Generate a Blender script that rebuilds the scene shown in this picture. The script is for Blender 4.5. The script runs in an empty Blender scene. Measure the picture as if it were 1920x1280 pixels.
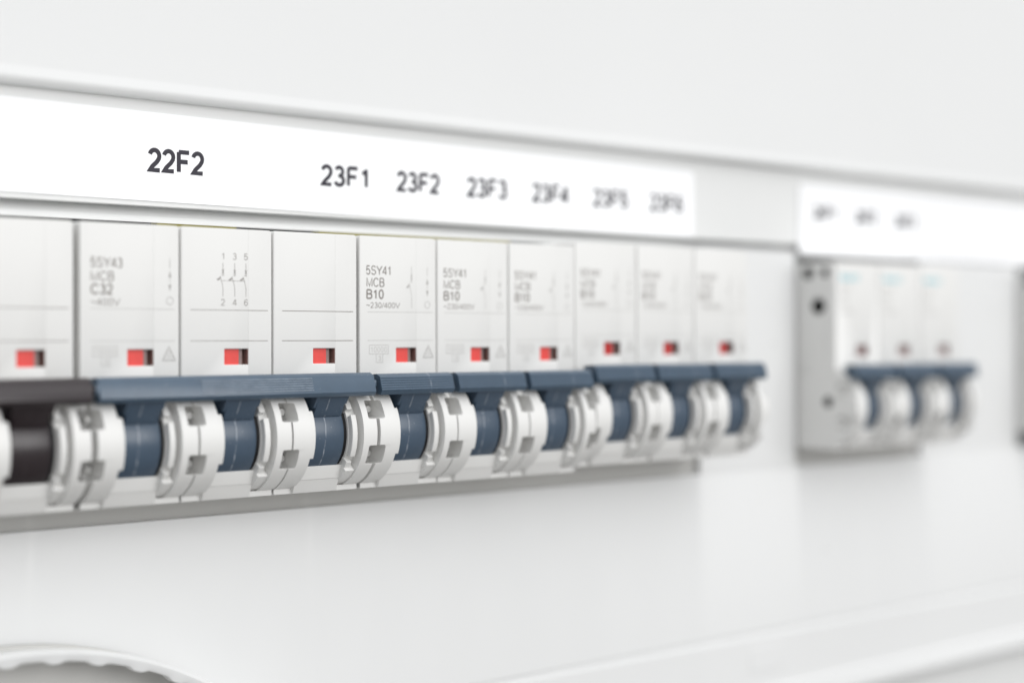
import bpy, bmesh, math, random
from math import radians as R, sin, cos, pi
from mathutils import Vector, Matrix

MM = 0.001
sc = bpy.context.scene
col = sc.collection
random.seed(4)

# ------------------------------------------------------------------ camera
cam_d = bpy.data.cameras.new('camera')
cam = bpy.data.objects.new('camera', cam_d); col.objects.link(cam)
cam.location = (-0.116072, -0.233706, -0.000249)
cam.rotation_euler = (R(90) - 0.0029, 0, -0.7253)
cam_d.sensor_width = 36; cam_d.lens = 56.25
cam_d.clip_start = 0.01; cam_d.clip_end = 20
cam_d.dof.use_dof = True
cam_d.dof.focus_distance = 0.281
cam_d.dof.aperture_fstop = 6.8
cam_d.dof.aperture_blades = 0
sc.camera = cam

# ------------------------------------------------------------------ light
w = bpy.data.worlds.new('World'); sc.world = w; w.use_nodes = True
bg = w.node_tree.nodes['Background']
bg.inputs['Strength'].default_value = 1.0
# pale room round the board: bright ceiling and walls, dimmer floor
_nt = w.node_tree
_tc = _nt.nodes.new('ShaderNodeTexCoord'); _sp = _nt.nodes.new('ShaderNodeSeparateXYZ'); _cr = _nt.nodes.new('ShaderNodeValToRGB')
_mr = _nt.nodes.new('ShaderNodeMapRange'); _mr.inputs['From Min'].default_value = -1; _mr.inputs['From Max'].default_value = 1
_nt.links.new(_tc.outputs['Generated'], _sp.inputs[0]); _nt.links.new(_sp.outputs['Z'], _mr.inputs['Value'])
_nt.links.new(_mr.outputs['Result'], _cr.inputs['Fac']); _nt.links.new(_cr.outputs['Color'], bg.inputs['Color'])
_e = _cr.color_ramp.elements
_e[0].position = 0.0; _e[0].color = (0.16, 0.158, 0.152, 1)
_e[1].position = 1.0; _e[1].color = (0.95, 0.965, 0.985, 1)
for _p, _c in ((0.42, (0.40, 0.396, 0.39)), (0.55, (0.70, 0.71, 0.72)), (0.75, (0.84, 0.855, 0.87))):
    _n = _e.new(_p); _n.color = (*_c, 1)

def area(name, loc, rot, sx, sy, power, color=(1, 1, 1)):
    d = bpy.data.lights.new(name, 'AREA'); d.shape = 'RECTANGLE'
    d.size = sx; d.size_y = sy; d.energy = power; d.color = color
    o = bpy.data.objects.new(name, d); col.objects.link(o)
    o.location = loc; o.rotation_euler = rot
    return o
def aim(o, target):
    o.rotation_euler = (Vector(target) - o.location).to_track_quat('-Z', 'Y').to_euler()
# a ceiling luminaire running away from the board: narrow across, long in depth
area('ceiling_luminaire', (0.12, -1.25, 1.70), (R(20), 0, 0), 0.16, 2.0, 13.0, (1.0, 0.99, 0.97))
# broad soft light high in the room behind the photographer
aim(area('room_light', (0.65, -1.9, 0.55), (0, 0, 0), 1.5, 1.0, 14.6, (1.0, 0.992, 0.982)), (0.1, 0, 0))

sc.view_settings.view_transform = 'Standard'
sc.view_settings.look = 'None'
sc.view_settings.exposure = 0.14
sc.view_settings.gamma = 1.0
sc.view_settings.use_curve_mapping = False

# ------------------------------------------------------------------ materials
def nmat(name):
    m = bpy.data.materials.new(name); m.use_nodes = True
    nt = m.node_tree
    return m, nt, nt.nodes['Principled BSDF']

def plastic(name, c, rough=0.4, var=0.03, scale=60.0, bump=0.0, bscale=2500.0, spec=0.5, speck=0.0):
    m, nt, p = nmat(name)
    tc = nt.nodes.new('ShaderNodeTexCoord')
    n = nt.nodes.new('ShaderNodeTexNoise'); n.inputs['Scale'].default_value = scale; n.inputs['Detail'].default_value = 5
    nt.links.new(tc.outputs['Object'], n.inputs['Vector'])
    cr = nt.nodes.new('ShaderNodeValToRGB')
    a = [x * (1 - var) for x in c]; b = [min(1, x * (1 + var)) for x in c]
    cr.color_ramp.elements[0].position = 0.3; cr.color_ramp.elements[1].position = 0.7
    cr.color_ramp.elements[0].color = (*a, 1); cr.color_ramp.elements[1].color = (*b, 1)
    nt.links.new(n.outputs['Fac'], cr.inputs['Fac'])
    out = cr.outputs['Color']
    if speck > 0:                                   # tiny specks of dirt in the surface
        v = nt.nodes.new('ShaderNodeTexVoronoi'); v.inputs['Scale'].default_value = 55
        nt.links.new(tc.outputs['Object'], v.inputs['Vector'])
        lt = nt.nodes.new('ShaderNodeMath'); lt.operation = 'LESS_THAN'; lt.inputs[1].default_value = speck
        nt.links.new(v.outputs['Distance'], lt.inputs[0])
        mx = nt.nodes.new('ShaderNodeMix'); mx.data_type = 'RGBA'
        nt.links.new(lt.outputs[0], mx.inputs['Factor'])
        nt.links.new(out, mx.inputs['A']); mx.inputs['B'].default_value = (0.3, 0.29, 0.27, 1)
        out = mx.outputs['Result']
    nt.links.new(out, p.inputs['Base Color'])
    rr = nt.nodes.new('ShaderNodeMapRange')
    rr.inputs['To Min'].default_value = rough - 0.06; rr.inputs['To Max'].default_value = rough + 0.06
    nt.links.new(n.outputs['Fac'], rr.inputs['Value']); nt.links.new(rr.outputs['Result'], p.inputs['Roughness'])
    p.inputs['Specular IOR Level'].default_value = spec
    if bump > 0:
        n2 = nt.nodes.new('ShaderNodeTexNoise'); n2.inputs['Scale'].default_value = bscale; n2.inputs['Detail'].default_value = 2
        nt.links.new(tc.outputs['Object'], n2.inputs['Vector'])
        bp = nt.nodes.new('ShaderNodeBump'); bp.inputs['Strength'].default_value = bump; bp.inputs['Distance'].default_value = 0.00005
        nt.links.new(n2.outputs['Fac'], bp.inputs['Height']); nt.links.new(bp.outputs['Normal'], p.inputs['Normal'])
    return m

def handle_mat(name, c, worn, line_x, line_w=0.00012, amount=0.75):
    """moulded blue/black plastic: a worn pale parting line at local x=line_x plus fine dust specks"""
    m, nt, p = nmat(name)
    L = nt.links.new
    tc = nt.nodes.new('ShaderNodeTexCoord')
    sep = nt.nodes.new('ShaderNodeSeparateXYZ'); L(tc.outputs['Object'], sep.inputs[0])
    nz = nt.nodes.new('ShaderNodeTexNoise'); nz.inputs['Scale'].default_value = 420; nz.inputs['Detail'].default_value = 3
    L(tc.outputs['Object'], nz.inputs['Vector'])
    # wobble the line
    wob = nt.nodes.new('ShaderNodeMapRange'); wob.inputs['To Min'].default_value = -0.0003; wob.inputs['To Max'].default_value = 0.0003
    L(nz.outputs['Fac'], wob.inputs['Value'])
    ad = nt.nodes.new('ShaderNodeMath'); ad.operation = 'ADD'; L(sep.outputs['X'], ad.inputs[0]); L(wob.outputs['Result'], ad.inputs[1])
    sb = nt.nodes.new('ShaderNodeMath'); sb.operation = 'SUBTRACT'; L(ad.outputs[0], sb.inputs[0]); sb.inputs[1].default_value = line_x
    ab = nt.nodes.new('ShaderNodeMath'); ab.operation = 'ABSOLUTE'; L(sb.outputs[0], ab.inputs[0])
    mr = nt.nodes.new('ShaderNodeMapRange'); mr.inputs['From Min'].default_value = line_w * 1.3; mr.inputs['From Max'].default_value = line_w * 0.25
    L(ab.outputs[0], mr.inputs['Value'])
    n3 = nt.nodes.new('ShaderNodeTexNoise'); n3.inputs['Scale'].default_value = 900; n3.inputs['Detail'].default_value = 3
    L(tc.outputs['Object'], n3.inputs['Vector'])
    r3 = nt.nodes.new('ShaderNodeMapRange'); r3.inputs['From Min'].default_value = 0.40; r3.inputs['From Max'].default_value = 0.62; L(n3.outputs['Fac'], r3.inputs['Value'])
    mu = nt.nodes.new('ShaderNodeMath'); mu.operation = 'MULTIPLY'; L(mr.outputs['Result'], mu.inputs[0]); L(r3.outputs['Result'], mu.inputs[1])
    mu2 = nt.nodes.new('ShaderNodeMath'); mu2.operation = 'MULTIPLY'; L(mu.outputs[0], mu2.inputs[0]); mu2.inputs[1].default_value = amount
    # dust specks
    v = nt.nodes.new('ShaderNodeTexVoronoi'); v.inputs['Scale'].default_value = 1500
    L(tc.outputs['Object'], v.inputs['Vector'])
    lt = nt.nodes.new('ShaderNodeMath'); lt.operation = 'LESS_THAN'; lt.inputs[1].default_value = 0.16; L(v.outputs['Distance'], lt.inputs[0])
    n4 = nt.nodes.new('ShaderNodeTexNoise'); n4.inputs['Scale'].default_value = 260; L(tc.outputs['Object'], n4.inputs['Vector'])
    r4 = nt.nodes.new('ShaderNodeMapRange'); r4.inputs['From Min'].default_value = 0.52; r4.inputs['From Max'].default_value = 0.75
    r4.inputs['To Max'].default_value = 0.5; L(n4.outputs['Fac'], r4.inputs['Value'])
    m4 = nt.nodes.new('ShaderNodeMath'); m4.operation = 'MULTIPLY'; L(lt.outputs[0], m4.inputs[0]); L(r4.outputs['Result'], m4.inputs[1])
    mxx = nt.nodes.new('ShaderNodeMath'); mxx.operation = 'MAXIMUM'; L(mu2.outputs[0], mxx.inputs[0]); L(m4.outputs[0], mxx.inputs[1])
    base = nt.nodes.new('ShaderNodeMix'); base.data_type = 'RGBA'
    base.inputs['A'].default_value = (*[x * 0.88 for x in c], 1); base.inputs['B'].default_value = (*[x * 1.14 for x in c], 1)
    L(nz.outputs['Fac'], base.inputs['Factor'])
    mix = nt.nodes.new('ShaderNodeMix'); mix.data_type = 'RGBA'
    L(base.outputs['Result'], mix.inputs['A']); mix.inputs['B'].default_value = (*worn, 1); L(mxx.outputs[0], mix.inputs['Factor'])
    L(mix.outputs['Result'], p.inputs['Base Color'])
    p.inputs['Roughness'].default_value = 0.30
    p.inputs['Specular IOR Level'].default_value = 0.6
    bp = nt.nodes.new('ShaderNodeBump'); bp.inputs['Strength'].default_value = 0.25; bp.inputs['Distance'].default_value = 0.00003
    L(n3.outputs['Fac'], bp.inputs['Height']); L(bp.outputs['Normal'], p.inputs['Normal'])
    return m

M = {}
M['white'] = plastic('breaker_white_plastic', (0.745, 0.742, 0.728), 0.45, 0.012, 90, 0.10, 3000)
M['dark'] = plastic('hollow_shade_black', (0.006, 0.006, 0.007), 0.7)  # near-black colour painting the shade in hollows and narrow gaps
M['panel'] = plastic('cover_white_plastic', (0.765, 0.77, 0.77), 0.30, 0.012, 12, 0.06, 1800, speck=0.016)
M['upper'] = plastic('upper_cover_white_plastic', (0.735, 0.74, 0.74), 0.5, 0.012, 12, 0.06, 1800, spec=0.3)
M['holder'] = plastic('label_holder_plastic', (0.74, 0.745, 0.74), 0.35, 0.012, 25)
M['paper'] = plastic('label_paper', (0.93, 0.935, 0.95), 0.5, 0.006, 40)
M['ink'] = plastic('black_label_ink', (0.020, 0.017, 0.028), 0.6)
M['grey_ink'] = plastic('grey_print', (0.23, 0.21, 0.195), 0.6, 0.08, 800)
M['pale_ink'] = plastic('pale_grey_print', (0.46, 0.45, 0.435), 0.6, 0.06, 800)
M['mid_ink'] = plastic('mid_grey_print', (0.33, 0.315, 0.30), 0.6, 0.2, 1500)
M['cyan_ink'] = plastic('cyan_print', (0.16, 0.52, 0.60), 0.6)
M['blue'] = handle_mat('slate_blue_plastic', (0.053, 0.084, 0.126), (0.42, 0.45, 0.50), 0.0083)
M['blue_bar'] = handle_mat('slate_blue_bar_plastic', (0.059, 0.096, 0.142), (0.45, 0.48, 0.52), 0.0116)
M['blue_long'] = handle_mat('slate_blue_long_bar_plastic', (0.059, 0.096, 0.142), (0.45, 0.48, 0.52), 5.0)
M['blue_worn'] = plastic('worn_blue_ridge', (0.32, 0.365, 0.42), 0.4, 0.3, 900)
M['black'] = handle_mat('brown_black_plastic', (0.018, 0.011, 0.0135), (0.12, 0.11, 0.11), 0.0083, amount=0.25)
M['red'] = plastic('red_flag_plastic', (0.76, 0.06, 0.05), 0.4, 0.08, 700)
M['red_deep'] = plastic('deep_red_flag_plastic', (0.46, 0.009, 0.007), 0.4, 0.08, 700)
M['brown'] = plastic('brown_window_plastic', (0.20, 0.115, 0.10), 0.5, 0.2, 900)
M['taupe'] = plastic('taupe_window_plastic', (0.26, 0.19, 0.18), 0.5, 0.15, 900)
M['yellow'] = plastic('yellow_green_insulation', (0.42, 0.36, 0.02), 0.4)
M['back'] = plastic('enclosure_back_grey', (0.10, 0.10, 0.10), 0.6)
M['rim'] = plastic('cutout_rim_plastic', (0.60, 0.595, 0.575), 0.4, 0.015, 30)

# ------------------------------------------------------------------ mesh helpers
class MB:
    """collects bevelled pieces (coordinates in mm) and links them as ONE mesh object"""
    def __init__(s): s.bm = bmesh.new()
    def _merge(s, b, mi):
        for f in b.faces: f.material_index = mi
        me = bpy.data.meshes.new('tmp'); b.to_mesh(me); b.free()
        s.bm.from_mesh(me); bpy.data.meshes.remove(me)
        return s
    @staticmethod
    def bev(b, off, seg, ang=35, skipx=None):
        if off <= 0: return
        es = [e for e in b.edges if len(e.link_faces) == 2 and e.calc_face_angle(0) > R(ang)
              and not (skipx is not None and all(abs(v.co.x - skipx) < 0.01 for v in e.verts))]
        bmesh.ops.bevel(b, geom=es, offset=off, segments=seg, profile=0.5, affect='EDGES', clamp_overlap=True)
    def prism(s, prof, x0, x1, mi=0, bev=0.12, seg=2, ang=35):        # prof: (y,z) outline swept along x
        b = bmesh.new()
        a = [b.verts.new((x0, y, z)) for y, z in prof]
        f = b.faces.new(a)
        r = bmesh.ops.extrude_face_region(b, geom=[f])
        bmesh.ops.translate(b, verts=[v for v in r['geom'] if isinstance(v, bmesh.types.BMVert)], vec=(x1 - x0, 0, 0))
        bmesh.ops.recalc_face_normals(b, faces=b.faces[:])
        s.bev(b, bev, seg, ang)
        return s._merge(b, mi)
    def plate(s, poly, y0, y1, mi=0, bev=0.12, seg=2, ang=35, skipx=None):        # poly: (x,z) outline swept along y
        b = bmesh.new()
        a = [b.verts.new((x, y0, z)) for x, z in poly]
        f = b.faces.new(a)
        r = bmesh.ops.extrude_face_region(b, geom=[f])
        bmesh.ops.translate(b, verts=[v for v in r['geom'] if isinstance(v, bmesh.types.BMVert)], vec=(0, y1 - y0, 0))
        bmesh.ops.recalc_face_normals(b, faces=b.faces[:])
        s.bev(b, bev, seg, ang, skipx)
        return s._merge(b, mi)
    def box(s, x0, x1, y0, y1, z0, z1, mi=0, bev=0.12, seg=2):
        return s.plate([(x0, z0), (x1, z0), (x1, z1), (x0, z1)], y0, y1, mi, bev, seg)
    def flat(s, poly, y, mi=0):                                        # printed mark: polygon in (x,z) facing -y
        v = [s.bm.verts.new((x, y, z)) for x, z in poly]
        f = s.bm.faces.new(v); f.normal_update()
        if f.normal.y > 0: f.normal_flip()
        f.material_index = mi
        return s
    def line(s, pts, wd, y, mi=0):
        for (x0, z0), (x1, z1) in zip(pts, pts[1:]):
            d = Vector((x1 - x0, z1 - z0)); d.normalize(); n = Vector((-d.y, d.x)) * wd / 2
            s.flat([(x0 + n.x, z0 + n.y), (x1 + n.x, z1 + n.y), (x1 - n.x, z1 - n.y), (x0 - n.x, z0 - n.y)], y, mi)
        return s
    def ring2d(s, cx, cz, r, wd, y, mi=0, n=20):
        return s.line([(cx + r * cos(2 * pi * k / n), cz + r * sin(2 * pi * k / n)) for k in range(n + 1)], wd, y, mi)
    def strip(s, pts, wd, y, mi=0, closed=False):
        """a mitred stroke of constant width along a polyline in (x,z)"""
        P = [Vector(p) for p in pts]
        n = len(P); L = []; Rr = []
        for i in range(n):
            if closed: a, c = P[i - 1], P[(i + 1) % n]
            else: a, c = P[max(0, i - 1)], P[min(n - 1, i + 1)]
            d0 = (P[i] - a); d1 = (c - P[i])
            if d0.length < 1e-9: d0 = d1
            if d1.length < 1e-9: d1 = d0
            d0.normalize(); d1.normalize()
            n0 = Vector((-d0.y, d0.x)); n1 = Vector((-d1.y, d1.x)); m = n0 + n1
            m = n0 if m.length < 1e-6 else m.normalized()
            k = min(1.9, 1 / max(0.2, m.dot(n0)))
            L.append(P[i] + m * (wd / 2 * k)); Rr.append(P[i] - m * (wd / 2 * k))
        vl = [s.bm.verts.new((p.x, y, p.y)) for p in L]; vr = [s.bm.verts.new((p.x, y, p.y)) for p in Rr]
        for i in range(n if closed else n - 1):
            k = (i + 1) % n
            f = s.bm.faces.new((vl[i], vr[i], vr[k], vl[k])); f.normal_update()
            if f.normal.y > 0: f.normal_flip()
            f.material_index = mi
        return s
    def text(s, body, x, z, h, y, mi=0, width=None, bold=0.125, align='LEFT'):
        """lettering drawn as strokes: cap height h mm, optional total width in mm"""
        pen = 0.0; items = []
        for ch in body:
            adv, strokes = GLYPH[ch]
            for st in strokes: items.append([(px + pen, pz) for px, pz in st])
            pen += adv
        lo = min(p[0] for st in items for p in st); hi = max(p[0] for st in items for p in st)
        tot = (hi - lo) * h
        k = 1.0 if width is None else (width - bold * h) / tot
        off = x + bold * h / 2 - (0 if align == 'LEFT' else (tot * k + bold * h) / 2)
        b = bold / 2
        for i, st in enumerate(items):
            pts = [(off + (px - lo) * h * k, z + h * (b + pz * (1 - 2 * b))) for px, pz in st]
            closed = (Vector(pts[0]) - Vector(pts[-1])).length < 1e-6
            if closed: pts = pts[:-1]
            s.strip(pts, bold * h * (0.96 if i % 2 else 1), y - 0.0015 * (i % 4), mi, closed)
        return s
    def build(s, name, mats, parent=None, loc=None, smooth=22):
        bmesh.ops.scale(s.bm, vec=(MM, MM, MM), verts=s.bm.verts[:])
        me = bpy.data.meshes.new(name); s.bm.to_mesh(me); s.bm.free()
        for m in (mats if isinstance(mats, (list, tuple)) else [mats]): me.materials.append(m)
        for p in me.polygons: p.use_smooth = True
        me.set_sharp_from_angle(angle=R(smooth))
        o = bpy.data.objects.new(name, me); col.objects.link(o)
        if parent is not None: o.parent = parent
        if loc: o.location = [c * MM for c in loc]
        return o

def _arc(cx, cy, rx, ry, a0, a1, n=14):
    return [(cx + rx * cos(R(a0 + (a1 - a0) * i / n)), cy + ry * sin(R(a0 + (a1 - a0) * i / n))) for i in range(n + 1)]
# grotesque letterforms as centre lines on a cap height of 1
GLYPH = {
 '0': (.776, [_arc(.38, .5, .27, .5, 90, 450, 28)]),
 '1': (.776, [[(.43, 0), (.43, 1)], [(.43, .93), (.33, .82), (.17, .73)]]),
 '2': (.776, [_arc(.37, .71, .26, .29, 165, -28, 16) + [(.50, .42), (.24, .17), (.12, 0), (.66, 0)]]),
 '3': (.776, [_arc(.365, .76, .22, .24, 158, -90, 14) + [(.30, .525)], [(.36, .525)] + _arc(.365, .265, .27, .265, 82, -162, 16)]),
 '4': (.776, [[(.52, 0), (.52, 1)], [(.50, .98), (.06, .25), (.70, .25)]]),
 '5': (.776, [[(.62, 1), (.20, 1), (.125, .48)] + _arc(.37, .315, .27, .315, 142, -158, 18)]),
 '6': (.776, [_arc(.385, .30, .26, .30, 90, 450, 24), [(.14, .30)] + _arc(.41, .5, .285, .5, 180, 38, 14)]),
 'F': (.855, [[(.16, 0), (.16, 1)], [(.16, 1), (.74, 1)], [(.16, .515), (.66, .515)]]),
 'S': (.93, [_arc(.46, .755, .30, .245, 18, 250, 16) + _arc(.46, .265, .33, .265, 72, -165, 18)]),
 'Y': (.93, [[(.05, 1), (.45, .43), (.86, 1)], [(.45, .43), (.45, 0)]]),
 'M': (1.16, [[(.14, 0), (.14, 1), (.56, .03), (.98, 1), (.98, 0)]]),
 'C': (1.0, [_arc(.50, .5, .40, .5, 35, 325, 24)]),
 'B': (.93, [[(.14, 0), (.14, 1)], [(.14, 1), (.48, 1)] + _arc(.50, .765, .25, .235, 90, -90, 12) + [(.14, .53)], [(.5, .53)] + _arc(.52, .265, .28, .265, 90, -90, 12) + [(.14, 0)]]),
 'V': (.93, [[(.04, 1), (.46, 0), (.88, 1)]]),
 '/': (.39, [[(.02, 0), (.36, 1)]]),
 '~': (.81, [[(.08, .42), (.20, .54), (.33, .54), (.48, .42), (.61, .42), (.73, .54)]]),
 'I': (.39, [[(.19, 0), (.19, 1)]]),
 'E': (.93, [[(.16, 0), (.16, 1)], [(.16, 1), (.82, 1)], [(.16, .53), (.76, .53)], [(.16, 0), (.84, 0)]]),
 'N': (1.0, [[(.14, 0), (.14, 1), (.86, 0), (.86, 1)]]),
}
def tag(o, label=None, cat=None, group=None, kind=None):
    if label: o['label'] = label
    if cat: o['category'] = cat
    if group: o['group'] = group
    if kind: o['kind'] = kind
    return o
def empty(name, loc):
    o = bpy.data.objects.new(name, None); col.objects.link(o)
    o.location = [c * MM for c in loc]; o.empty_display_size = 0.01
    return o
def copy_tree(o, parent=None):
    c = o.copy(); col.objects.link(c)
    if parent is not None: c.parent = parent
    for ch in list(o.children): copy_tree(ch, c)
    return c

def disc(cy, cz, r, a0=0, a1=360, n=72, inner=None):
    """outline of a round cheek in (y,z)"""
    if a1 - a0 >= 360:
        return [(cy + r * cos(2 * pi * k / n), cz + r * sin(2 * pi * k / n)) for k in range(n)]
    k = max(3, int(n * (a1 - a0) / 360))
    out = [(cy + r * cos(R(a0 + (a1 - a0) * i / k)), cz + r * sin(R(a0 + (a1 - a0) * i / k))) for i in range(k + 1)]
    ri = inner if inner is not None else r - 3
    inn = [(cy + ri * cos(R(a1 - (a1 - a0) * i / k)), cz + ri * sin(R(a1 - (a1 - a0) * i / k))) for i in range(k + 1)]
    return out + inn

CY, CZ = 3.6, -17.4             # drum axis
def ang_at(z, r):               # angle (deg) of the front point of the circle at height z
    return 180 - math.degrees(math.asin((z - CZ) / r))

RO = 9.85
def bool_diff(a, c):
    """difference of two bmeshes (in mm) as a bmesh"""
    obs = []
    for b in (a, c):
        me = bpy.data.meshes.new('tmp'); b.to_mesh(me); b.free()
        o = bpy.data.objects.new('tmp', me); col.objects.link(o); obs.append(o)
    md = obs[0].modifiers.new('b', 'BOOLEAN'); md.object = obs[1]; md.operation = 'DIFFERENCE'; md.solver = 'EXACT'
    dg = bpy.context.evaluated_depsgraph_get(); dg.update()
    me = bpy.data.meshes.new_from_object(obs[0].evaluated_get(dg))
    out = bmesh.new(); out.from_mesh(me)
    for o in obs: bpy.data.objects.remove(o)
    bpy.data.meshes.remove(me)
    return out
def pocketed_cheek(x0, x1, px0, px1):
    """round cheek with two square pockets sunk into its rim at the module edge"""
    a = MB().prism(disc(CY, CZ, RO, n=96), x0, x1, 0, 0, 1).bm
    c = MB()
    for z0, z1 in ((-14.7, -11.5), (-22.7, -19.4)):
        ym = CY - math.sqrt(RO ** 2 - ((z0 + z1) / 2 - CZ) ** 2)
        c.plate([(px0, z0), (px1, z0), (px1, z1), (px0, z1)], ym - 6, ym + 5.0, 0, 0.4, 3)
    b = bool_diff(a, c.bm)
    bmesh.ops.remove_doubles(b, verts=b.verts[:], dist=0.002)
    bmesh.ops.dissolve_limit(b, angle_limit=R(0.5), verts=b.verts[:], edges=b.edges[:])
    MB.bev(b, 0.16, 2, 40)
    return b

W = 18.0
# ------------------------------------------------------------------ one pole of a breaker (local origin: left front edge of the face)
def pole_housing(parent, loc, holes=False):
    m = MB()
    e = 0.17
    # face plate with the window notch, and the narrower plate right of the seam
    m.plate([(e, -9.6), (13.10, -9.6), (13.10, -4.95), (8.45, -4.95), (8.45, -2.30), (13.10, -2.30), (13.10, 18.0), (e + 0.45, 18.0), (e + 0.12, 17.88), (e, 17.5)], 0, 2.9, 0, 0.2, 3, 35, 13.10)
    m.plate([(13.125, -9.6), (W - e, -9.6), (W - e, 17.5), (W - e - 0.12, 17.88), (W - e - 0.45, 18.0), (13.125, 18.0)], 0.015, 2.9, 0, 0.2, 3, 35, 13.125)
    m.box(e, W - e, 2.95, 26, -8.5, 17.95, 0, 0.15, 2)          # body behind the plates
    m.box(W - e - 0.02, W + 0.02, 0.5, 2.8, -9, 17.6, 0, 0, 1)   # added filler so the gap to the neighbour reads lighter
    m.prism(disc(CY, CZ, RO - 3.6), W - e - 0.02, W + 0.08, 0, 0, 1)  # added round filler keeping the seam floor between cheeks light
    m.prism(disc(CY, CZ, 7.3, n=96), 12.1, 12.96, 1, 0, 1)  # near-black disc painting the shadow gap right of the drum
    # cheeks: round outer discs, cut by the square pockets at the module edge
    for x0, x1, px0, px1 in ((e, 3.95, -1, 1.45), (14.85, W - e, 16.15, 19)):
        m._merge(pocketed_cheek(x0, x1, px0, px1), 0)
    # stepped inner flanges
    m.prism(disc(CY, CZ, 9.0), 3.9, 4.25, 0, 0.1, 2)
    m.prism(disc(CY, CZ, 9.45, 152, 204, 90, 5.5), 3.9, 4.95, 0, 0.12, 2)
    m.prism(disc(CY, CZ, 7.85), 12.95, 14.9, 0, 0.14, 2)
    m.prism(disc(CY, CZ, 9.0, 157, 206, 90, 5.5), 13.05, 14.15, 0, 0.14, 2)
    m.prism(disc(CY, CZ, 8.9, 126, 150, 90, 5.5), 12.75, 13.9, 0, 0.14, 2)
    m.prism(disc(CY, CZ, 9.55, 222, 272, 90, 5.5), 12.8, 14.86, 0, 0.14, 2)
    m.prism(disc(CY, CZ, 8.9, 213, 225, 90, 5.5), 12.85, 13.95, 0, 0.14, 2)
    # side slabs behind the cheeks, foot, ledge under the drum
    m.box(e, 3.6, 0.25, 26, -27.5, -8.6, 0, 0.12, 1)
    m.box(14.9, W - e, 0.25, 26, -27.5, -8.6, 0, 0.12, 1)
    m.box(e, W - e, 0.02, 26, -27.55, -26.55, 0, 0.16, 2)
    m.prism([(-2.15, -22.8), (-1.55, -25.1), (-1.40, -25.18), (-0.55, -27.45), (9, -27.45), (9, -22.55), (0, -22.55)], 3.7, 12.9, 0, 0.10, 2, 14)
    # near-black boxes paint the shade of the hollow behind the drum
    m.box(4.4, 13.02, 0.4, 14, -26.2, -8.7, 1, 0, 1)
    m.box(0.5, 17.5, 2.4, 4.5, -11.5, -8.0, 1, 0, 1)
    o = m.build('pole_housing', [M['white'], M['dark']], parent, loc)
    if holes:
        cut = bmesh.new()
        for y, z, r in ((5.3, 7.2, 2.0), (2.4, CZ + 1.4, 1.3), (3.4, 15.3, 1.1), (8.4, 15.3, 1.5)):
            bmesh.ops.create_cone(cut, cap_ends=True, segments=24, radius1=r * MM, radius2=r * MM, depth=5 * MM,
                                  matrix=Matrix.Translation((0, y * MM, z * MM)) @ Matrix.Rotation(R(90), 4, 'Y'))
        me = bpy.data.meshes.new('tmpcut'); cut.to_mesh(me); cut.free()
        co = bpy.data.objects.new('tmpcut', me); col.objects.link(co)
        co.location = [c * MM for c in (loc or (0, 0, 0))]
        me.materials.append(M['dark'])
        if parent is not None: co.parent = parent
        md = o.modifiers.new('b', 'BOOLEAN'); md.object = co; md.operation = 'DIFFERENCE'; md.solver = 'EXACT'; md.use_self = True
        md.material_mode = 'TRANSFER'
        dg = bpy.context.evaluated_depsgraph_get(); dg.update()
        nm = bpy.data.meshes.new_from_object(o.evaluated_get(dg))
        o.modifiers.clear(); o.data = nm
        bpy.data.objects.remove(co)
    return o

def rivets(parent, loc=None):
    for z in (-13.2, -21.1):
        m = MB()
        b = disc(0, 0, 0.62, n=20)
        m.plate([(0.78 + x, z + zz) for x, zz in b], -1.7, 1.0, 0, 0.08, 2)
        m.build('rivet', M['white'], parent, loc)

def indicator(parent, loc=None, deep=False):
    m = MB()
    m.box(8.2, 11.55, 0.55, 2.6, -5.3, -1.9, 0, 0.05, 1)        # red flag
    m.box(11.55, 12.4, 0.9, 2.6, -5.3, -1.9, 1, 0.05, 1)       # taupe step
    m.box(12.4, 13.3, 1.5, 2.7, -5.3, -1.9, 2, 0.05, 1)        # dark recess
    m.box(12.98, 13.10, 0.12, 1.95, -4.94, -2.31, 2, 0, 1)       # brown side of the window
    return m.build('indicator_window', [M['red_deep' if deep else 'red'], M['taupe'], M['brown']], parent, loc)

TY = -0.012
def switch_symbol(m, x, zt, zb, mi):
    """one-pole breaker circuit symbol"""
    h = zt - zb
    m.line([(x, zt), (x, zt - h * 0.36)], 0.10, TY, mi)
    m.line([(x - 0.22, zt - h * 0.20), (x + 0.22, zt - h * 0.32)], 0.10, TY, mi)
    m.line([(x + 0.22, zt - h * 0.20), (x - 0.22, zt - h * 0.32)], 0.10, TY, mi)
    m.line([(x - 0.30, zt - h * 0.37), (x + 0.25, zt - h * 0.37)], 0.10, TY, mi)
    m.line([(x - 0.55, zt - h * 0.40), (x - 0.15, zt - h * 0.62), (x, zt - h * 0.74), (x, zb)], 0.10, TY, mi)
    m.flat([(x - 1.25, zt - h * 0.50), (x - 0.45, zt - h * 0.41), (x - 0.55, zt - h * 0.49), (x - 1.0, zt - h * 0.53)], TY, mi)
def arrows(m, x, mi):
    m.line([(x, 12.6), (x, 11.0)], 0.09, TY, mi)
    m.flat([(x - 0.30, 9.5), (x + 0.30, 9.5), (x, 10.6)], TY, mi)
    m.line([(x, 9.5), (x, 8.6)], 0.07, TY, mi)
    m.flat([(x - 0.30, 8.3), (x + 0.30, 8.3), (x, 7.2)], TY, mi)
    m.ring2d(x, 5.65, 0.62, 0.10, TY, mi)
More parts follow.
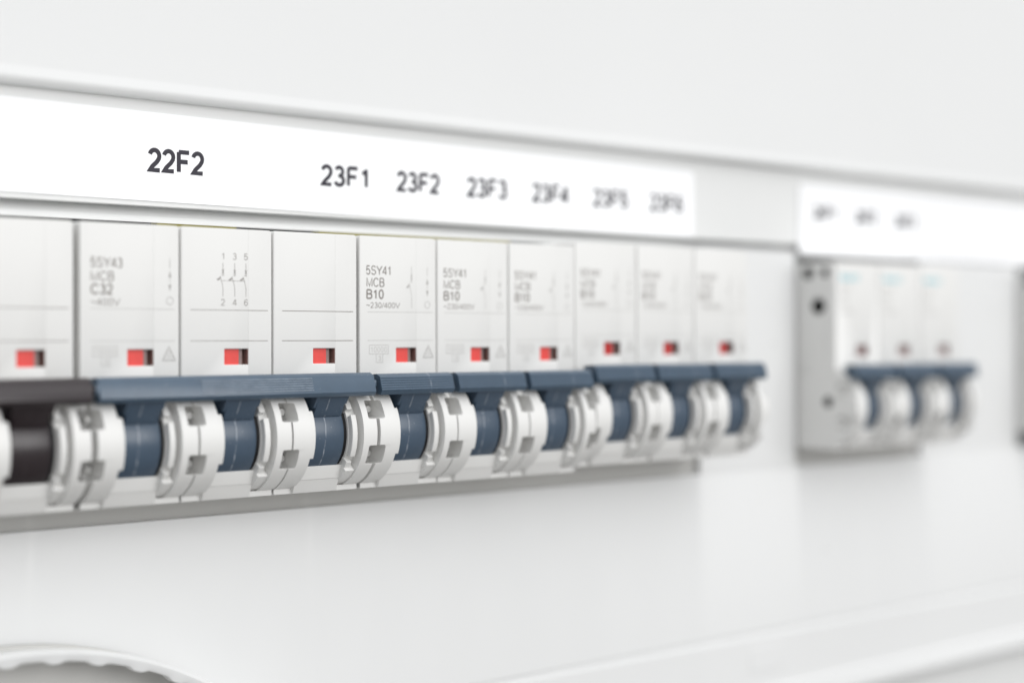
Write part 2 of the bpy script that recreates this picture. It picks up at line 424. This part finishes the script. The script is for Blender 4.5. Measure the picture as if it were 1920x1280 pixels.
def box_mark(m, mi):
    m.line([(2.3, -1.75), (6.6, -1.75), (6.6, -3.35), (2.3, -3.35), (2.3, -1.75)], 0.10, TY, mi)
    m.text('10000', 2.62, -3.05, 1.0, TY, mi, width=3.65, bold=0.09)
    m.line([(3.85, -3.35), (3.85, -4.9), (5.3, -4.9), (5.3, -3.35)], 0.10, TY, mi)
    m.text('3', 4.32, -4.62, 0.95, TY, mi)
    # small triangular approval mark: three rings in a triangle
    m.line([(15.9, -1.85), (17.15, -4.15), (14.65, -4.15), (15.9, -1.85)], 0.12, TY, mi)
    for x, z in ((15.9, -2.85), (15.35, -3.75), (16.45, -3.75)): m.ring2d(x, z, 0.36, 0.09, TY, mi, 12)
def rules(m, mi, wd=0.10):
    m.line([(1.9, 4.25), (17.0, 4.25)], wd, TY, mi)
    m.line([(1.9, -0.92), (17.0, -0.92)], wd, TY, mi)

def marks_single(parent, loc=None):
    m = MB()
    m.text('5SY41', 1.62, 10.95, 1.72, TY, 0, width=5.5)
    m.text('MCB', 1.70, 8.78, 1.70, TY, 0, width=4.05)
    m.text('B10', 1.66, 6.55, 1.85, TY, 0, width=3.95, bold=0.165)
    m.text('~230/400V', 1.62, 4.95, 1.05, TY, 0, width=7.7)
    switch_symbol(m, 12.0, 12.7, 5.0, 1); arrows(m, 15.73, 1); rules(m, 1, 0.08); box_mark(m, 1)
    return m.build('printed_marking', [M['grey_ink'], M['pale_ink']], parent, loc)
def marks_first(parent, loc=None):
    m = MB()
    m.text('5SY43', 1.95, 10.75, 1.72, TY, 0, width=5.6)
    m.text('MCB', 1.98, 8.60, 1.65, TY, 0, width=4.1)
    m.text('C32', 1.95, 6.45, 1.8, TY, 0, width=3.95, bold=0.165)
    m.text('~400V', 1.95, 4.72, 1.2, TY, 0, width=5.2)
    arrows(m, 16.1, 1); rules(m, 1, 0.08); box_mark(m, 1)
    return m.build('printed_marking', [M['grey_ink'], M['pale_ink']], parent, loc)
def marks_symbols(parent, loc=None):
    m = MB()
    for x, a, b in ((8.12, '1', '2'), (10.41, '3', '4'), (12.62, '5', '6')):
        m.text(a, x, 12.75, 1.15, TY, 0, align='C'); m.text(b, x, 5.0, 1.15, TY, 0, align='C')
        switch_symbol(m, x, 12.2, 6.5, 0)
    m.line([(7.9, 9.2), (12.4, 9.2)], 0.08, TY, 0)
    rules(m, 0, 0.12)
    return m.build('printed_marking', [M['mid_ink']], parent, loc)
def marks_plain(parent, loc=None):
    m = MB(); rules(m, 0, 0.12)
    return m.build('printed_marking', [M['grey_ink']], parent, loc)
def marks_cyan(parent, loc=None):
    m = MB()
    m.text('SIEMENS', 1.7, 13.3, 1.6, TY, 0, width=7.6, bold=0.17)
    m.text('5SY41', 1.62, 10.95, 1.3, TY, 1, width=4.2)
    m.text('MCB', 1.70, 9.0, 1.3, TY, 1, width=3.0)
    m.text('B10', 1.66, 7.0, 1.3, TY, 1, width=3.0)
    m.text('~230/400V', 1.62, 5.3, 0.9, TY, 1, width=6.0)
    return m.build('printed_marking', [M['cyan_ink'], M['pale_ink']], parent, loc)

# handle: bar, neck and drum
def bar_profile(zt=-7.25, zb=-9.78, yt=-5.75, yb=-6.5, teeth=0):
    front = []
    if teeth:
        n = teeth
        for i in range(n):
            t0 = i / n; t1 = (i + 0.72) / n
            z0 = zt + (zb - zt) * t0; z1 = zt + (zb - zt) * t1; z2 = zt + (zb - zt) * (i + 1) / n
            y0 = yt + (yb - yt) * t0; y1 = yt + (yb - yt) * t1
            front += [(y0 + 0.10, z0), (y0 - 0.02, z0 - 0.07), (y1 - 0.02, z1), (y1 + 0.10, z1 - 0.04)]
        front += [(yb, zb)]
    else:
        front = [(yt, zt), (yb, zb)]
    return [(yt + 1.0, zt + 0.42)] + front + [(yb + 0.55, zb - 0.75), (yb + 2.1, zb - 0.55), (-2.3, -8.7), (-2.3, zt + 0.2)]
def neck(m, x0, x1, mi=0):
    m.prism([(-5.9, -9.9), (-5.1, -11.0), (-3.55, -14.1), (0.5, -14.1), (0.5, -9.0), (-2.6, -8.6)], x0, x1, mi, 0.15, 2, 25)
    # stiffening ribs either side of the neck, leaving the dark triangular gaps
    m.prism([(-5.7, -10.2), (-4.1, -12.6), (-3.2, -12.6), (-3.2, -10.2)], x0 - 0.45, x0 + 0.2, mi, 0.08, 1)
    m.prism([(-5.7, -10.2), (-4.4, -12.0), (-3.2, -12.0), (-3.2, -10.2)], x1 - 0.2, x1 + 0.5, mi, 0.08, 1)
def drum(parent, mat, loc=None):
    m = MB()
    m.prism(disc(CY, CZ, 7.6, n=96), 5.0, 12.3, 0, 0.35, 3)
    neck(m, 6.0, 11.9)
    return m.build('drum', [mat], parent, loc)

def single_handle(parent):
    m = MB()
    m.prism(bar_profile(teeth=6), 0.35, 17.0, 0, 0, 1)
    h = m.build('toggle_bar', [M['blue_bar']], parent)
    drum(h, M['blue'])
    return h
def triple_handle(parent, mat_bar, mat_drum, x0=0.35, x1=53.45, ridged=True):
    m = MB()
    zt, zb = -6.98, -9.9
    m.prism(bar_profile(zt, zb, -5.65, -6.5), x0, x1, 0, 0.16, 2)
    if ridged:
        for i in range(6):                                   # ridges only along the middle third
            z = -7.35 - i * 0.40
            y = -5.65 - 0.85 * (i * 0.40 + 0.37) / 2.92
            m.prism([(y + 0.1, z + 0.07), (y - 0.10, z), (y - 0.09, z - 0.07), (y + 0.1, z - 0.12)], 18.6, 40.2, 1, 0, 1)
    # small end brackets
    m.prism([(-5.9, -7.6), (-5.9, -9.3), (-3.4, -9.2), (-3.4, -7.4)], x0 - 0.42, x0 + 0.1, 0, 0.1, 2)
    m.prism([(-5.9, -7.9), (-5.9, -9.0), (-3.4, -9.2), (-3.4, -7.4)], x1 - 0.1, x1 + 0.4, 0, 0.1, 2)
    h = m.build('toggle_bar', [mat_bar, M['blue_worn']], parent)
    for k in range(3): drum(h, mat_drum, (W * k, 0, 0))
    return h

# ================================================================== THE BOARD
# backing, far behind the openings
bk = MB().box(-140, 520, 60, 62, -160, 130, 0, 0, 1).build('enclosure_back', [M['back']])
tag(bk, kind='structure')

def sweep_x(prof, x0, x1, mat, name, bev=0.0):
    return MB().prism(prof, x0, x1, 0, bev, 2, 20).build(name, [mat])

# upper cover: big flat plate whose lower edge swells into a rounded bead
prof = [(14.7, 130), (14.7, 44.2), (14.66, 43.7), (14.5, 43.2)]
for k in range(0, 11):
    a = R(158 + k * 11)
    prof.append((15.55 + 1.2 * cos(a), 42.3 + 1.25 * sin(a)))
prof += [(16.2, 41.0), (17.6, 41.0), (17.6, 130)]
o = sweep_x(prof, -140, 520, M['upper'], 'upper_cover_panel')
tag(o, 'large smooth white cover panel with rounded lower edge above the printed tags', 'cover panel')

# label holder: pale channel that carries the paper tags, with a recessed lip under it
h = MB()
h.box(-140, 520, 17.0, 17.55, 22.55, 42, 0, 0.12, 2)
h.box(-140, 520, 17.5, 22.0, 22.62, 40.5, 0, 0.12, 2)
h.prism([(18.35, 19.78), (18.35, 20.35), (18.55, 20.8), (19.1, 21.3), (19.9, 21.8), (20.5, 22.3), (20.9, 22.7), (21.2, 22.62), (20.4, 21.4), (19.2, 20.5), (18.75, 19.78)], -140, 520, 0, 0, 1)
h = h.build('label_holder', [M['holder']])
tag(h, 'long pale grey-white channel holding the white printed strips above the breakers', 'label holder')

def label_strip(x0, x1, zt0, zt1, zb0, zb1, words, label):
    m = MB(); b = bmesh.new()
    y0, y1 = 16.55, 16.95
    vs = [b.verts.new((x, y, z)) for y in (y0, y1) for x, z in ((x0, zb0), (x1, zb1), (x1, zt1), (x0, zt0))]
    for q in ((0, 1, 2, 3), (7, 6, 5, 4), (0, 4, 5, 1), (1, 5, 6, 2), (2, 6, 7, 3), (3, 7, 4, 0)): b.faces.new([vs[i] for i in q])
    bmesh.ops.recalc_face_normals(b, faces=b.faces[:])
    m._merge(b, 0)
    o = m.build('label_strip', [M['paper']])
    tag(o, label, 'label strip', 'printed label strips')
    for t, x, z, wd, hh in words:
        tm = MB(); tm.text(t, x, z, hh, y0 - 0.03, 0, width=wd, bold=0.188)
        tm.build('printed_text', [M['ink']], o)
    return o
words = [('22F2', 21.15, 28.40, 11.3, 4.3)]
for i in range(6):
    words.append(('23F%d' % (i + 1), 57.5 + 17.98 * i, 28.25 - 0.03 * i, 11.0, 4.2))
words.insert(0, ('22F1', -33, 28.8, 11.3, 4.3))
label_strip(-60, 162.1, 39.4, 37.95, 23.75, 22.8, words, 'long bright white strip printed 22F2 and 23F1 to 23F6 above the breaker row')
label_strip(201.4, 320, 37.75, 37.75, 20.5, 20.7, [('24F%d' % (i + 1), 206.6 + 17.4 * i, 28.9 - 0.25 * i, 9.6, 4.1) for i in range(3)],
            'shorter blurred white strip on the right printed with three small tags')

# lower cover: frame strip in the breakers' shade, then the large lower plate
r = MB()
r.box(-140, 163.6, 16.6, 18.6, -33.0, -27.75, 0, 0.15, 2)
r = r.build('cutout_rim', [M['rim']])
tag(r, 'narrow grey rim strip directly below the feet of the long breaker row', 'rim strip')
r = MB().box(197.8, 251.0, 16.6, 18.6, -33.0, -27.75, 0, 0.15, 2).build('cutout_rim', [M['rim']])
tag(r, 'short blurred rim strip directly below the trio with cyan lettering', 'rim strip')

lp = [(16.2, -32.05)]
for k in range(6):
    a = R(90 + k * 16); lp.append((15.3 + 0.3 * cos(a), -32.35 + 0.3 * sin(a)))
lp += [(14.3, -70.6), (14.75, -71.0), (14.75, -71.8), (14.0, -72.3), (14.1, -84.4), (13.5, -85.0)]
for k in range(8):
    a = R(150 + k * 17); lp.append((15.1 + 1.9 * cos(a), -87.4 + 1.9 * sin(a) - 1.2))
lp += [(21, -90.8), (21, -33.5), (16.5, -33.2)]
lo = MB().prism(lp, -140, 520, 0, 0, 2, 20)
lo = lo.build('lower_cover_panel', [M['panel']])
tag(lo, 'large glossy white cover panel below the breaker row with stepped bottom edge', 'cover panel')
bt = MB().box(-140, 520, 18.5, 25, -170, -92, 0, 0, 1).build('base_panel', [M['holder']])
tag(bt, 'grey panel at the lowest right corner behind the stepped cover edge', 'panel')
lt = MB().box(179.5, 192.5, 13.9, 14.6, -80.5, -74.4, 0, 0.2, 2).build('cover_latch', [M['panel']])
tag(lt, 'small square white latch plate set in the bottom edge of the lower cover', 'latch')

def blank(x0, x1, label, zt=20.6, zb=-32.04, y=15.0):
    o = MB().box(x0, x1, y, y + 1.4, zb, zt, 0, 0.08, 2).build('blanking_plate', [M['panel']])
    tag(o, label, 'blanking plate', 'blanking plates between breaker groups')
blank(162.7, 197.6, 'plain white blanking plate between the long breaker row and the blurred trio')
blank(251.2, 299.5, 'plain pale blanking plate right of the blurred trio of breakers', 20.0, -32.04, 15.25)

# toothed round collar at the lower left
def collar():
    b = bmesh.new()
    cx0, cz0, r0, y0 = -9.2, -125.4, 75.2, 14.0
    cx1, cz1, r1, y1 = -9.2, -119.6, 68.4, 3.5
    N = 720; rows = []
    sect = []
    for k in range(N):
        a = 2 * pi * k / N
        rad = a * r1
        per = 7.6
        t = (rad % per) / per
        tooth = 0.0
        if t < 0.46: tooth = 0.6 * min(1.0, min(t, 0.46 - t) / 0.15) ** 0.7
        ring = []
        def P(cx, cz, r, y): return (cx + r * cos(a), y, cz + r * sin(a))
        ring.append(P(cx0, cz0, r0, y0))
        for s in (0.25, 0.5, 0.75, 0.92):
            rr = r0 + (r1 + 2.0 - r0) * (s ** 0.8); yy = y0 + (y1 - y0) * s
            ring.append(P(cx0, cz0 + (cz1 - cz0) * s, rr, yy))
        ring.append(P(cx1, cz1, r1 + 1.2, y1 - 0.1))
        ring.append(P(cx1, cz1, r1 + 0.5, y1))
        ring.append(P(cx1, cz1, r1 - tooth * 0.8, y1 + 0.25))
        ring.append(P(cx1, cz1, r1 - tooth, y1 + 0.6))
        ring.append(P(cx1, cz1, r1 - tooth, y1 + 2.2))
        ring.append(P(cx1, cz1, r1 + 0.6, y1 + 2.4))
        ring.append(P(cx1, cz1, r1 + 0.8, y1 + 9.5))
        sect.append([b.verts.new(p) for p in ring])
    for k in range(N):
        A, B = sect[k], sect[(k + 1) % N]
        for i in range(len(A) - 1): b.faces.new((A[i], A[i + 1], B[i + 1], B[i]))
    bmesh.ops.recalc_face_normals(b, faces=b.faces[:])
    m = MB(); m._merge(b, 0)
    o = m.build('toothed_collar', [M['panel']], smooth=40)
    tag(o, 'round white collar with small teeth along its inner rim at lower left', 'collar')
    m = MB()
    m.plate([(-9.2 + 70 * cos(2 * pi * k / 96), -119.6 + 70 * sin(2 * pi * k / 96)) for k in range(96)], 10.5, 12.0, 0, 0, 1)
    m.build('recessed_disc', [M['rim']], o)
collar()

# yellow insulated wires showing in the slit above the breakers
for x0, x1, lab in ((24.5, 41, 'yellow-green wire glimpsed in the slit above the 5SY43 face'), (59, 108, 'longer yellow-green wire glimpsed in the slit above the B10 breakers')):
    m = MB(); m.prism(disc(20.6, 19.95, 1.15, n=20), x0, x1, 0, 0.2, 1)
    tag(m.build('wire', [M['yellow']]), lab, 'wire', 'wires behind the cover')

# ================================================================== BREAKERS
GR = 'single-pole breakers of the long row'
def make_single(holes=False):
    root = empty('circuit_breaker', (0, 0, 0))
    hs = pole_housing(root, None, holes)
    rivets(hs)
    indicator(root)
    marks_single(root)
    single_handle(root)
    return root
proto = make_single()
singles = []
for i in range(6):
    o = proto if i == 0 else copy_tree(proto)
    o.location = ((54.3 + 17.95 * i) * MM, (0.0 if i < 3 else 0.1) * MM, (0.0 if i < 3 else 0.95) * MM)
    place = ['right beside the three-pole breaker', 'second of the six', 'last of the lower three',
             'first of the three mounted higher', 'next to last in the row', 'last of the long row'][i]
    o.rotation_euler = (R(random.uniform(-0.12, 0.12)), R(random.uniform(-0.18, 0.18)), R(random.uniform(-0.15, 0.15)))
    tag(o, 'blue-handled breaker marked B10 below tag 23F%d, %s' % (i + 1, place), 'circuit breaker', GR)
    for ch in o.children:
        if ch.name.startswith('indicator'): ch.location.x = -random.uniform(0, 0.22) * MM
    if i >= 3:
        for ch in o.children:
            if ch.name.startswith('indicator'):
                ch.data = ch.data.copy(); ch.data.materials[0] = M['red_deep']
    singles.append(o)

# three-pole breaker, slate blue
t = empty('circuit_breaker', (0, 0, 0))
tag(t, 'three-pole breaker below the tag 22F2 with one long slate-blue bar', 'circuit breaker')
hp = None
for k in range(3):
    if hp is None:
        hp = pole_housing(t, (0, 0, 0)); rivets(hp); indicator(hp); hk = hp
    else:
        hk = hp.copy(); col.objects.link(hk); hk.parent = t; hk.location = (W * k * MM, 0, 0)
        for ch in list(hp.children):
            if ch.name.startswith('printed'): continue
            c = ch.copy(); col.objects.link(c); c.parent = hk
    (marks_first, marks_symbols, marks_plain)[k](hk)
triple_handle(t, M['blue_long'], M['blue'])

# three-pole breaker with brown-black handle, cut by the left edge of the picture
t2 = empty('circuit_breaker', (-54.75, 0, 0))
tag(t2, 'breaker with brown-black bar and drum cut by the left picture edge', 'circuit breaker')
for k in range(3):
    hk = hp.copy(); col.objects.link(hk); hk.parent = t2; hk.location = (W * k * MM, 0, 0)
    for ch in list(hp.children):
        if ch.name.startswith('printed'): continue
        c = ch.copy(); col.objects.link(c); c.parent = hk
    (marks_first, marks_symbols, marks_plain)[k](hk)
MB().box(17.9, 18.62, 2.0, 3.0, -8, 17.5, 0, 0.05, 1).build('added_gap_filler', [M['white']], t2, (2 * W, 0, 0))  # filler added to lighten the wide gap to the next breaker
triple_handle(t2, M['black'], M['black'], x0=0.4, x1=54.0, ridged=False)

# the blurred trio further right, standing alone in its opening
GR2 = 'blurred breakers with cyan lettering'
root = empty('circuit_breaker', (0, 0, 0))
hs = pole_housing(root, None, True); rivets(hs); ind = indicator(root)
for _k, _m in enumerate(('taupe', 'red_deep', 'taupe')): ind.data.materials[_k] = M[_m]
marks_cyan(root); single_handle(root)
plain = None
for i in range(3):
    if i == 0: o = root
    else:
        o = copy_tree(root)
        for ch in o.children:
            if ch.name.startswith('pole_housing'): ch.data = [c for c in proto.children if c.name.startswith('pole_housing')][0].data
    o.scale = (0.978, 1, 1)
    o.location = ((198.0 + 17.6 * i) * MM, 3.0 * MM, 0)
    tag(o, ['blurred breaker with cyan lettering whose grey side wall with round holes shows',
            'blurred middle breaker of the trio with cyan lettering',
            'blurred right end breaker of the trio with cyan lettering, beside pale blank plate'][i], 'circuit breaker', GR2)
o = copy_tree(root)
o.location = (300.1 * MM, 3.0 * MM, 0)
tag(o, 'breaker at the right picture edge of which only a blurred grey side shows', 'circuit breaker')
